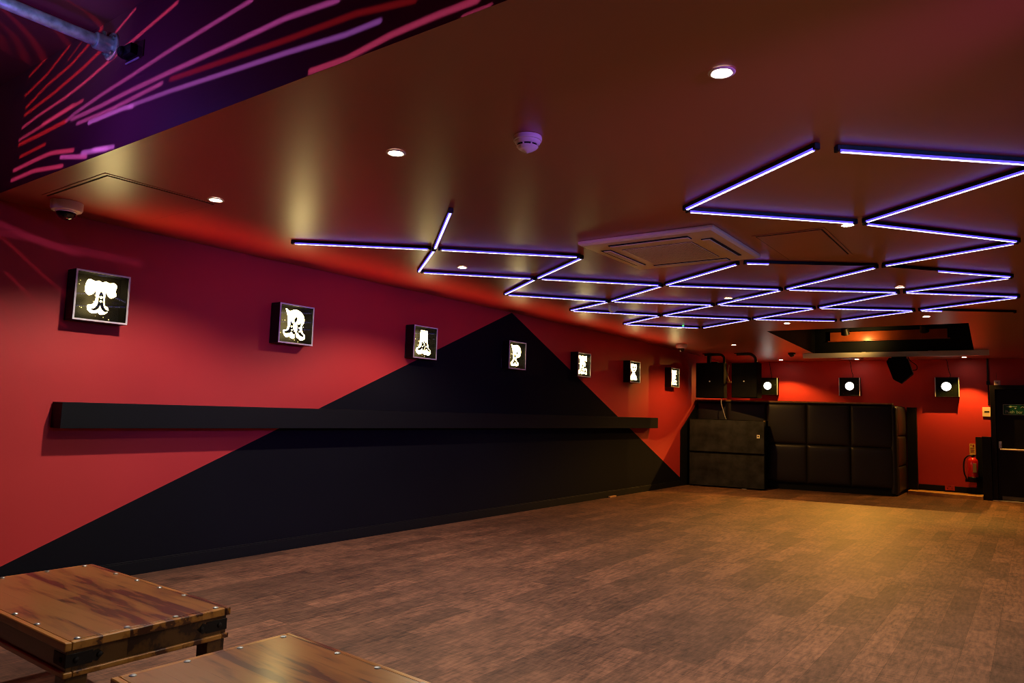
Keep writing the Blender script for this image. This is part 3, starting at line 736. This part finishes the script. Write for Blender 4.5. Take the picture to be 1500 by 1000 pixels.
# rounded corner roll between front and side
m = MB(); m.lathe([(.02, 0.02), (.062, .05), (.062, 1.50), (.058, 1.53), (.04, 1.555), (.01, 1.564)], 24, Matrix.Translation((ex-.045, ey+.055, 0)))
m.build('corner_roll', VINYL, bo, smooth=True)
m = MB(); m.prism([(.02, .004), (LF-.12, .004), (LF-.05, .03), (LF-.03, .08), (LF-.03, .34), (.09, .34)], lambda a, b, z: fp(a, b-.006, z), 1.582, 1.607); m.build('top_ledge', OAK, bo, bevel=.003)
m = MB(); m.prism([(.02, -.008), (LF-.16, -.008), (LF-.06, .02), (LF-.02, .07), (LF-.02, .10), (.04, .10)], lambda a, b, z: fp(a, b, z), 1.566, 1.5815); m.build('top_piping', VINYL, bo, bevel=.004)
# sloping black side board against the left wall
m = MB(); m.prism([(12.75, 0), (13.55, 0), (13.72, 1.605), (13.68, 1.605), (12.745, 1.01)], lambda a, b, x: (x, a-13.504, b), .0005, .018); m.build('side_board', BLKM, bo)
MB().b2((3.405, yb-.12, .066), (3.555, yb-.0005, 1.56)).build('end_board', BLKM, bo)

# ------------------------------------------------------------------ stacked subwoofers
def sub(label, z, badge):
    t = thing('subwoofer', label, 'subwoofer', (.075, 12.985, z), .162, 'stacked subwoofers')
    W, D, Hh = 1.345, .44, .616
    MB().b2((0, .012, .012 if z < .1 else .0), (W, D, Hh)).build('cabinet', CAB, t, bevel=.006)
    MB().b2((.012, 0, .024), (W-.012, .0118, Hh-.012)).build('grille', SUBG, t, bevel=.003)
    if z < .1:
        for x in (.08, W-.08):
            for y in (.08, D-.08): MB().lathe([(.02, 0), (.02, .0118)], 12, Matrix.Translation((x, y, 0))).build('foot', BLK, t)
        MB().b2((.95, -.004, .001), (1.03, .008, .008)).build('floor_wedge', ALU, t)
    if badge:
        MB().b2((W-.135, -.003, .30), (W-.085, -.0002, .36)).build('badge', WHITE, t)
        MB().b2((W-.124, -.0042, .318), (W-.100, -.0031, .342)).build('badge_mark', BLK, [c for c in t.children if c.name.startswith('badge')][0])
    for x0, x1 in ((0, .02), (W-.02, W)): MB().b2((x0, -.002, Hh-.02), (x1, .010, Hh+.001)).build('corner_guard', BRASS if badge and x0 > 1 else BLK, t)
sub('lower black subwoofer standing on the floor in the far left corner', 0, False)
sub('upper black subwoofer with a small white badge, stacked on the lower one', .6175, True)
cb = MB().tube(arc([(.59, 13.30, 1.628), (.60, 13.22, 1.55), (.62, 13.26, 1.42), (.65, 13.30, 1.28), (.66, 13.32, 1.238)], 6), .007, 6).build('cable', CABLEW)
tag(cb, 'thin pale cable dropping from the left hanging loudspeaker to the subwoofers', 'cable')

# ------------------------------------------------------------------ fire exit door and the fittings around it
dr = struct(thing('door_1', None, None, (4.705, YB, 0)))
W = 1.06
m = MB(); m.b2((0, -.32, 0), (.075, 0, 1.965)).b2((W-.075, -.32, 0), (W, 0, 1.965)).b2((.075, -.32, 1.89), (W-.075, 0, 1.965)); m.build('door_frame', BLK, dr, bevel=.004)
MB().b2((.078, -.27, .012), (W-.078, -.225, 1.887)).build('door_leaf', plain('black_door_paint', (.004, .004, .005), .45, spec=.25), dr, bevel=.003)
m = MB(); m.b2((.105, -.335, .885), (.150, -.271, 1.005)).b2((W-.150, -.335, .885), (W-.105, -.271, 1.005)); m.build('bar_bracket', GALV, dr, bevel=.008)
MB().tube([(.12, -.325, .872), (W-.12, -.325, .872)], .015, 12).build('push_bar', WHITE, dr, smooth=True)
MB().b2((.13, -.278, .02), (W-.10, -.2705, .085)).build('kick_plate', KICK, dr)
MB().b2((-.01, -.345, 0), (W+.01, -.2, .012)).build('threshold', THRESH, dr, bevel=.004)
sg = thing('exit_sign', 'green push bar to open sign on the black fire exit door', 'sign', (4.885, YB-.2755, 1.462))
MB().b2((0, -.004, 0), (.60, 0, .178)).build('sign_plate', SIGNW, sg)
MB().b2((.008, -.0055, .008), (.592, -.0042, .170)).build('sign_field', GREEN, sg)
MX = Matrix.Rotation(PI/2, 4, 'X')
text('sign_text', 'Push bar to open', .072, SIGNW, sg, Matrix.Translation((.028, -.0062, .026)) @ MX)
m = MB()
m.prism([(.045, .138), (.12, .122), (.12, .134), (.20, .134), (.20, .142), (.12, .142), (.12, .154)], lambda a, b, y: (a, y, b), -.0072, -.0057)
m.lathe([(.012, 0), (.012, .0015)], 12, Matrix.Translation((.175, -.0057, .112)) @ Matrix.Rotation(PI/2, 4, 'X'))
for k in range(4): m.prism([(.24+.08*k, .118), (.27+.08*k, .148), (.28+.08*k, .148), (.31+.08*k, .118), (.297+.08*k, .118), (.275+.08*k, .138), (.253+.08*k, .118)], lambda a, b, y: (a, y, b), -.0072, -.0057)
m.build('sign_symbols', SIGNW, sg)
bx = thing('boxed_post', 'low black boxed post between the extinguisher and the fire exit door', 'post', (4.635, YB, 0))
MB().b2((-.065, -.36, 0), (.065, -.0005, 1.075)).build('post_box', BLK, bx, bevel=.004)
MB().b2((-.175, -.03, .066), (-.067, -.0005, 1.06)).build('back_board', BLKM, bx)
db = thing('door_alarm', 'small pale alarm box on top of the fire exit door frame', 'alarm', (4.815, YB-.26, 1.966))
MB().b2((-.045, -.025, 0), (.045, .025, .082)).build('case', plain('pale_pink_plastic', (.62, .50, .55), .4), db, bevel=.006)
MB().b2((-.012, -.0265, .03), (.016, -.0252, .055)).build('label_plate', plain('grey_label', (.2, .2, .3), .5), db)
MB().tube([(-.005, 0, .0822), (-.012, .01, .22)], .003, 6).build('aerial', BLK, db)
cd = MB().tube([(4.672, YB-.016, ceil_z(15.28)-.001), (4.670, YB-.016, 2.05)], .014, 10).tube([(4.672, YB-.016, 2.05), (4.668, YB-.016, 1.62)], .007, 8).b2((4.648, YB-.035, 1.985), (4.695, YB-.001, 2.05)).build('cable_conduit', BLK)
tag(cd, 'thin black cable conduit running down the red wall left of the fire exit', 'conduit')
th = thing('wall_controller', 'white square wall controller with a dark display left of the door', 'controller', (4.640, YB, 1.508))
MB().b2((-.066, -.022, -.084), (.066, -.0003, .084)).build('case', plain('warm_white_plastic', (.62, .53, .46), .4), th, bevel=.005)
MB().b2((-.036, -.0245, -.012), (.036, -.0222, .016)).build('display', DARKSLOT, th)
MB().b2((.05, -.0235, -.07), (.060, -.0222, .07)).build('side_strip', GREYW, th)
fs = thing('extinguisher_sign', 'small yellow instruction sign above the fire extinguisher', 'sign', (4.408, YB, .84))
MB().b2((-.044, -.004, -.10), (.044, -.0003, .10)).build('sign_plate', YEL, fs)
m = MB(); m.b2((-.032, -.0052, .07), (-.008, -.0042, .085)).b2((.002, -.0052, .04), (.03, -.0052+.001, .085))
for k in range(5): m.b2((-.032, -.0052, .02-.02*k), (.03-.008*(k % 2), -.0042, .028-.02*k))
m.build('sign_print', plain('dark_red_print', (.25, .02, .01), .5), fs)
fe = thing('fire_extinguisher', 'red fire extinguisher with black hose hung low on the red wall', 'fire extinguisher', (4.415, YB-.11, .275))
MB().lathe([(.068, .075), (.078, .08), (.08, .10), (.08, .36), (.07, .395), (.04, .42), (.025, .43)], 32).build('cylinder', EXTR, fe, smooth=True)
MB().lathe([(.083, 0), (.087, .01), (.085, .085), (.0805, .09)], 32).build('base_skirt', BLK, fe, smooth=True)
MB().b2((.0, -.0825, .17), (.055, -.060, .33)).build('label_panel', plain('dim_label', (.35, .26, .14), .5), fe, bevel=.004)
MB().lathe([(.024, .4302), (.026, .445), (.02, .47)], 16).b2((.0, -.012, .462), (.105, .012, .476)).b2((.0, -.012, .437), (.095, .012, .449)).build('valve_handle', BLK, fe)
MB().tube(arc([(-.02, 0, .458), (-.07, -.01, .45), (-.12, -.02, .39), (-.138, -.03, .28), (-.13, -.04, .15), (-.105, -.04, .07), (-.10, -.04, .03)], 6), .012, 10).tube([(-.10, -.04, .05), (-.10, -.04, -.0)], .02, 10).build('hose', BLK, fe, smooth=True)
MB().b2((-.03, .079, .25), (.03, .1095, .31)).build('wall_bracket', IRON, fe)
so = thing('wall_socket', 'red painted double wall socket set into the black skirting', 'socket', (4.05, YB-.018, .14))
MB().b2((-.073, -.022, -.046), (.073, -.0003, .05)).build('back_box', SOCK, so, bevel=.004)
m = MB()
for s in (-1, 1): m.b2((s*.036-.012, -.0232, -.02), (s*.036+.012, -.0222, -.012)).b2((s*.036-.004, -.0232, .0), (s*.036+.004, -.0222, .012)).b2((s*.012-.006, -.0242, .02), (s*.012+.006, -.0222, .034))
m.build('socket_holes', DARKSLOT, so)
of = MB().b2((0.018, 9.96, 0), (.05, 10.16, .022)).build('tan_strip', TAN, bevel=.002)  # plain tan block laid along the skirting
tag(of, 'small tan strip on the floor against the black skirting', 'offcut')
bl = thing('wall_lamp', 'round bulkhead wall lamp to the right above the fire exit door', 'lamp', (5.75, YB-.0005, 2.18))
MB().lathe([(.09, 0), (.092, .03), (.085, .04)], 24, MX).build('base', WHITE, bl, smooth=True)
MB().lathe([(.08, .0402), (.07, .07), (.03, .09), (.004, .092)], 24, MX).build('globe', emit('lamp_globe', (1, .8, .85), 6), bl, smooth='all')

# ------------------------------------------------------------------ rigging pipe by the high ceiling
pp = thing('rigging_pipe', 'galvanised steel pipe ending in a bolted flange, top left corner', 'pipe', (1.504, YK, 3.07))
RY = Matrix.Rotation(PI/2, 4, 'X')
MB().tube([(0, -.012, 0), (0, -3.2, 0)], .0305, 24).build('tube', GALV, pp, smooth=True)
m = MB(); m.lathe([(.071, .0005), (.072, .002), (.072, .010), (.070, .012)], 32, RY).lathe([(.043, .0122), (.043, .085), (.038, .09)], 24, RY); m.build('flange', GALV, pp, smooth=True)
for k in range(4):
    a = k*PI/2+.6
    MB().lathe([(.011, .0125), (.011, .024), (.006, .027)], 6, Matrix.Translation((.056*math.cos(a), 0, .056*math.sin(a))) @ RY).build('flange_bolt', STUD, pp)
MB().lathe([(.011, 0), (.011, .018)], 8, Matrix.Translation((0, -.045, .044))).build('set_screw', STUD, pp)
ob = thing('sensor_bracket', 'small black sensor on a clear plate beside the pipe flange', 'sensor', (1.755, YK, 2.97))
MB().b2((-.085, -.006, -.04), (.085, -.0005, .045)).build('back_plate', plain('dark_clear_plate', (.05, .012, .02), .1, 0, .3), ob, bevel=.004)
MB().b2((-.075, -.012, -.046), (.06, -.0062, -.040)).build('bright_edge', ALU, ob)
m = MB(); m.lathe([(.03, .0065), (.032, .03), (.026, .05), (.018, .055)], 20, Matrix.Translation((-.06, 0, .005)) @ RY).b2((-.06, -.04, -.022), (.03, -.0065, .03)); m.build('sensor_body', BLK, ob, bevel=.003)

# ------------------------------------------------------------------ light
def spot(name, loc, target, power, col, size=140, blend=.6, rad=.03):
    l = bpy.data.lights.new(name, 'SPOT'); l.energy = power; l.color = col; l.spot_size = math.radians(size); l.spot_blend = blend; l.shadow_soft_size = rad
    o = bpy.data.objects.new(name, l); C.objects.link(o); o.location = loc
    o.rotation_euler = (Vector(target)-Vector(loc)).to_track_quat('-Z', 'Y').to_euler()
    return o
def warm(y):
    k = min(1, max(0, (y-3)/7)); return (1, .84-.34*k, .66-.54*k)
POW = 95
for x, y in lights+[(6.0, 2.45), (6.0, 4.85), (6.0, 7.35), (6.0, 9.5), (6.0, 14.9), (7.6, 4.85), (7.6, 9.5)]:
    z = ceil_z(y)-.012
    if y > 14:
        e, cone, aim = {1.232: (105, 140, .9), 2.604: (650, 100, 1.5), 4.35: (170, 104, .55)}.get(x, (40, 118, 1.4))
        spot('downlight_beam', (x, y, z), (x, y-aim, 0), e, (1, .44, .06), cone, .3, .006)
    else:
        k = 1.65 if x < 2 and y < 6 else 2.0 if y > 11 else .38 if y > 9 else .9 if y > 6 else 1.1
        spot('downlight_beam', (x, y, z), (x, y, 0), POW*k*(.45 if x > 5 else 1), (1, .47, .09) if y > 11 else warm(y), 148 if y > 11 else 142, .42, .03)
# added coloured lamps without fittings, to tint the left wall, bulkhead and pipe
spot('magenta_wash', (6.4, 1.95, 2.3), (0, 5.0, 1.25), 290, (.5, .12, 1), 46, .95, .06)
spot('blue_wash', (8.0, 2.6, 2.2), (0, 5.2, 1.1), 260, (.10, .20, 1), 52, .8, .2)
vl = bpy.data.lights.new('violet_wash', 'POINT'); vl.energy = 6.5; vl.color = (.20, .10, 1); vl.shadow_soft_size = .04
vo = bpy.data.objects.new('violet_wash', vl); C.objects.link(vo); vo.location = (1.75, 1.15, 2.62)
spot('pipe_light', (2.15, 1.0, 2.72), (1.5, 1.25, 3.07), 15, (.4, .6, 1), 70, .9, .05)
spot('recess_glow', (2.95, 13.36, 2.70), (2.85, 13.74, 2.77), 14, (1, .55, .12), 165, .8, .03)
# added red area light above the shelf, no fitting there, reddens the ceiling edge
al = bpy.data.lights.new('added_red_uplight', 'AREA'); al.shape = 'RECTANGLE'; al.size = .03; al.size_y = 9.1; al.energy = 12; al.color = (1, .05, .03); al.spread = math.radians(42)
ao = bpy.data.objects.new('added_red_uplight', al); C.objects.link(ao); ao.location = (.075, 6.79, 1.232); ao.rotation_euler = (PI, math.radians(19), 0)
p = bpy.data.lights.new('red_fill', 'POINT'); p.energy = 4; p.color = (1, .07, .06); p.shadow_soft_size = .3
o = bpy.data.objects.new('red_fill', p); C.objects.link(o); o.location = (3.2, -1.2, 2.85)

# moonflower effect projector: a lamp whose gobo throws fine streaks of colour
STREAKS = [
   ([(-0.0286, 0.1453), (-0.2195, 0.1111), (-0.3401, 0.0882), (-0.4261, 0.0763), (-0.5449, 0.0669), (-0.6164, 0.0575)], (0.75, 0.2, 0.4), 1.0, 1.0),
   ([(0.1808, 0.0819), (-0.038, 0.0669), (-0.1645, 0.0551), (-0.2638, 0.047), (-0.369, 0.0345), (-0.4077, 0.0268)], (0.62, 0.32, 1), 1.1, 0.8),
   ([(-0.4077, 0.0268), (-0.5289, 0.0233), (-0.6254, 0.0223)], (0.62, 0.06, 0.04), 1.2, 1.2),
   ([(0.3728, 0.0195), (0.2666, 0.0282), (0.1289, 0.0275), (-0.0328, 0.0282), (-0.1836, 0.0275), (-0.2725, 0.0247), (-0.384, 0.0244)], (0.62, 0.32, 1), 1.2, 0.9),
   ([(-0.0578, 0.015), (-0.2317, 0.0091), (-0.3589, 0.0111)], (0.62, 0.32, 1), 1.1, 0.9),
   ([(0.453, -0.0334), (0.3899, -0.0328), (0.2714, -0.0237), (0.1341, -0.0153), (-0.0279, -0.0052), (-0.1603, 0.0)], (0.5, 0.45, 1.5), 1.1, 0.8),
   ([(-0.1502, -0.0035), (-0.1791, 0.0007), (-0.3108, 0.0021)], (0.5, 0.45, 1.5), 1.2, 1.4),
   ([(0.5105, -0.0251), (0.4098, -0.0105), (0.2697, -0.0045), (-0.0307, 0.015)], (0.62, 0.06, 0.04), 1.3, 0.4),
   ([(0.6063, -0.0561), (0.5484, -0.0554), (0.4742, -0.0575), (0.3923, -0.0662), (0.3244, -0.0645)], (0.75, 0.2, 0.4), 1.2, 1.0),
   ([(0.6258, -0.0676), (0.5868, -0.0686)], (0.75, 0.2, 0.4), 0.6, 0.8),
   ([(-0.4265, 0.1822), (-0.5178, 0.1484), (-0.6188, 0.1279)], (0.62, 0.06, 0.04), 1.0, 0.9),
   ([(-0.3683, 0.178), (-0.424, 0.1537)], (0.62, 0.06, 0.04), 0.7, 0.4),
   ([(-0.3324, 0.1638), (-0.4094, 0.1401), (-0.5125, 0.124), (-0.6087, 0.099)], (0.62, 0.06, 0.04), 1.0, 0.9),
   ([(-0.2895, 0.1345), (-0.3571, 0.1192), (-0.4791, 0.099), (-0.6118, 0.0833)], (0.62, 0.06, 0.04), 1.1, 1.0),
   ([(-0.2899, 0.1794), (-0.3049, 0.1746)], (0.62, 0.06, 0.04), 1.0, 1.0),
   ([(-0.17, 0.1787), (-0.2341, 0.1551)], (0.75, 0.2, 0.4), 0.8, 0.9),
   ([(-0.3446, 0.053), (-0.4585, 0.0449), (-0.6279, 0.0331)], (0.75, 0.2, 0.4), 1.0, 0.9),
   ([(-0.3812, 0.0537), (-0.5174, 0.0436)], (0.75, 0.2, 0.4), 1.0, 0.9),
   ([(-0.4951, -0.0021), (-0.6153, -0.0063)], (0.62, 0.06, 0.04), 1.0, 1.0),
   ([(-0.3659, -0.0394), (-0.462, -0.0265), (-0.5341, -0.0272), (-0.6408, -0.031)], (0.75, 0.2, 0.4), 1.2, 1.2),
   ([(-0.2317, -0.0627), (-0.3275, -0.0519)], (0.5, 0.45, 1.5), 1.3, 1.5),
   ([(-0.207, -0.0638), (-0.2819, -0.0544)], (0.5, 0.45, 1.5), 1.2, 1.5),
   ([(-0.3094, -0.062), (-0.4167, -0.0432)], (0.62, 0.32, 1), 1.2, 1.4),
   ([(-0.407, -0.0624), (-0.5355, -0.0495), (-0.6467, -0.0509)], (0.75, 0.2, 0.4), 1.2, 1.2),
   ([(-0.538, 0.1843), (-0.607, 0.1669)], (0.62, 0.06, 0.04), 1.0, 0.8),
   ([(-0.4401, 0.213), (-0.4591, 0.2035), (-0.4927, 0.1933), (-0.5385, 0.1846)], (0.62, 0.06, 0.04), 0.7, 1.1),
   ([(-0.5012, 0.2077), (-0.5127, 0.2014), (-0.5551, 0.1928), (-0.5933, 0.1884)], (0.62, 0.06, 0.04), 0.7, 0.8),
   ([(-0.5467, 0.2038), (-0.6042, 0.1962)], (0.62, 0.06, 0.04), 0.7, 0.6),
   ([(-0.276, 0.1998), (-0.2783, 0.1906), (-0.2977, 0.1837)], (0.62, 0.06, 0.04), 0.7, 1.2),
   ([(-0.3974, 0.1931), (-0.4269, 0.1844)], (0.62, 0.06, 0.04), 0.7, 0.9),
   ([(-0.7468, -0.1202), (-0.6813, -0.1325), (-0.5755, -0.1146)], (0.62, 0.32, 1), 2.2, 0.28),
   ([(-0.74, -0.1379), (-0.6905, -0.1284), (-0.6465, -0.1349)], (0.62, 0.32, 1), 2.0, 0.2),
   ([(-0.7453, -0.145), (-0.6864, -0.1956), (-0.6455, -0.2292)], (0.75, 0.2, 0.4), 1.0, 0.2),
   ([(-0.7309, -0.2196), (-0.6824, -0.2646), (-0.6509, -0.2849)], (0.75, 0.2, 0.4), 1.0, 0.22),
   ([(-0.7346, -0.2805), (-0.6854, -0.3651), (-0.649, -0.3962)], (0.75, 0.2, 0.4), 1.0, 0.2),
   ([(-0.7336, -0.3241), (-0.7004, -0.4104), (-0.6675, -0.5179)], (0.75, 0.2, 0.4), 1.0, 0.22),
]
def gobo(chunk):
    gl = bpy.data.lights.new('moonflower_projector', 'POINT'); gl.energy = GPOW; gl.shadow_soft_size = .004; gl.use_nodes = True
    nt = gl.node_tree; nt.nodes.clear()
    out = nt.nodes.new('ShaderNodeOutputLight'); em = nt.nodes.new('ShaderNodeEmission'); nt.links.new(em.outputs[0], out.inputs[0])
    tc = nt.nodes.new('ShaderNodeTexCoord'); sp = nt.nodes.new('ShaderNodeSeparateXYZ'); nt.links.new(tc.outputs['Normal'], sp.inputs[0])
    u = math_node(nt, 'DIVIDE', sp.outputs[0], sp.outputs[1]); v = math_node(nt, 'DIVIDE', sp.outputs[2], sp.outputs[1])
    cmb = nt.nodes.new('ShaderNodeCombineXYZ'); nt.links.new(u, cmb.inputs[0]); nt.links.new(v, cmb.inputs[1])
    P = cmb.outputs[0]
    def vm(op, a, b=None):
        n = nt.nodes.new('ShaderNodeVectorMath'); n.operation = op
        for i, q in enumerate((a, b)):
            if isinstance(q, tuple): n.inputs[i].default_value = q
            elif q is not None: nt.links.new(q, n.inputs[i])
        return n
    tot = None
    for pts, col, w, s in chunk:
        best = None
        for a, b in zip(pts, pts[1:]):
            ba = (b[0]-a[0], b[1]-a[1], 0); q = ba[0]**2+ba[1]**2
            pa = vm('SUBTRACT', P, (a[0], a[1], 0)).outputs[0]
            h = vm('DOT_PRODUCT', pa, (ba[0]/q, ba[1]/q, 0)).outputs['Value']
            hn = math_node(nt, 'ADD', h, 0.0); hn.node.use_clamp = True
            bh = vm('SCALE', ba); nt.links.new(hn, bh.inputs['Scale'])
            d = vm('DISTANCE', pa, bh.outputs[0]).outputs['Value']
            best = d if best is None else math_node(nt, 'MINIMUM', best, d)
        mr = nt.nodes.new('ShaderNodeMapRange'); mr.interpolation_type = 'SMOOTHSTEP'
        mr.inputs['From Min'].default_value = .0052*w; mr.inputs['From Max'].default_value = .0014*w
        mr.inputs['To Min'].default_value = 0; mr.inputs['To Max'].default_value = s
        nt.links.new(best, mr.inputs['Value'])
        n = vm('SCALE', tuple(col)); nt.links.new(mr.outputs[0], n.inputs['Scale'])
        tot = n.outputs[0] if tot is None else vm('ADD', tot, n.outputs[0]).outputs[0]
    nt.links.new(tot, em.inputs[0]); em.inputs[1].default_value = 1
    go = bpy.data.objects.new('moonflower_projector', gl); C.objects.link(go); go.location = (2.2, -1.2, 2.7)
GPOW = 760
chunk, k = [], 0
for s in STREAKS:            # a few streaks per lens of the projector
    chunk.append(s); k += len(s[0])-1
    if k >= 10: gobo(chunk); chunk, k = [], 0
if chunk: gobo(chunk)

w = bpy.data.worlds.new('world'); bpy.context.scene.world = w; w.use_nodes = True
w.node_tree.nodes['Background'].inputs[0].default_value = (.02, .012, .014, 1); w.node_tree.nodes['Background'].inputs[1].default_value = .3

sc = bpy.context.scene
sc.view_settings.view_transform = 'Standard'; sc.view_settings.look = 'None'; sc.view_settings.exposure = 0; sc.view_settings.gamma = 1; sc.view_settings.use_curve_mapping = False
sc.cycles.use_denoising = True; sc.cycles.filter_width = 1.0; sc.cycles.max_bounces = 8; sc.cycles.transparent_max_bounces = 12
sc.cycles.sample_clamp_indirect = 4; sc.cycles.caustics_reflective = False; sc.cycles.caustics_refractive = False
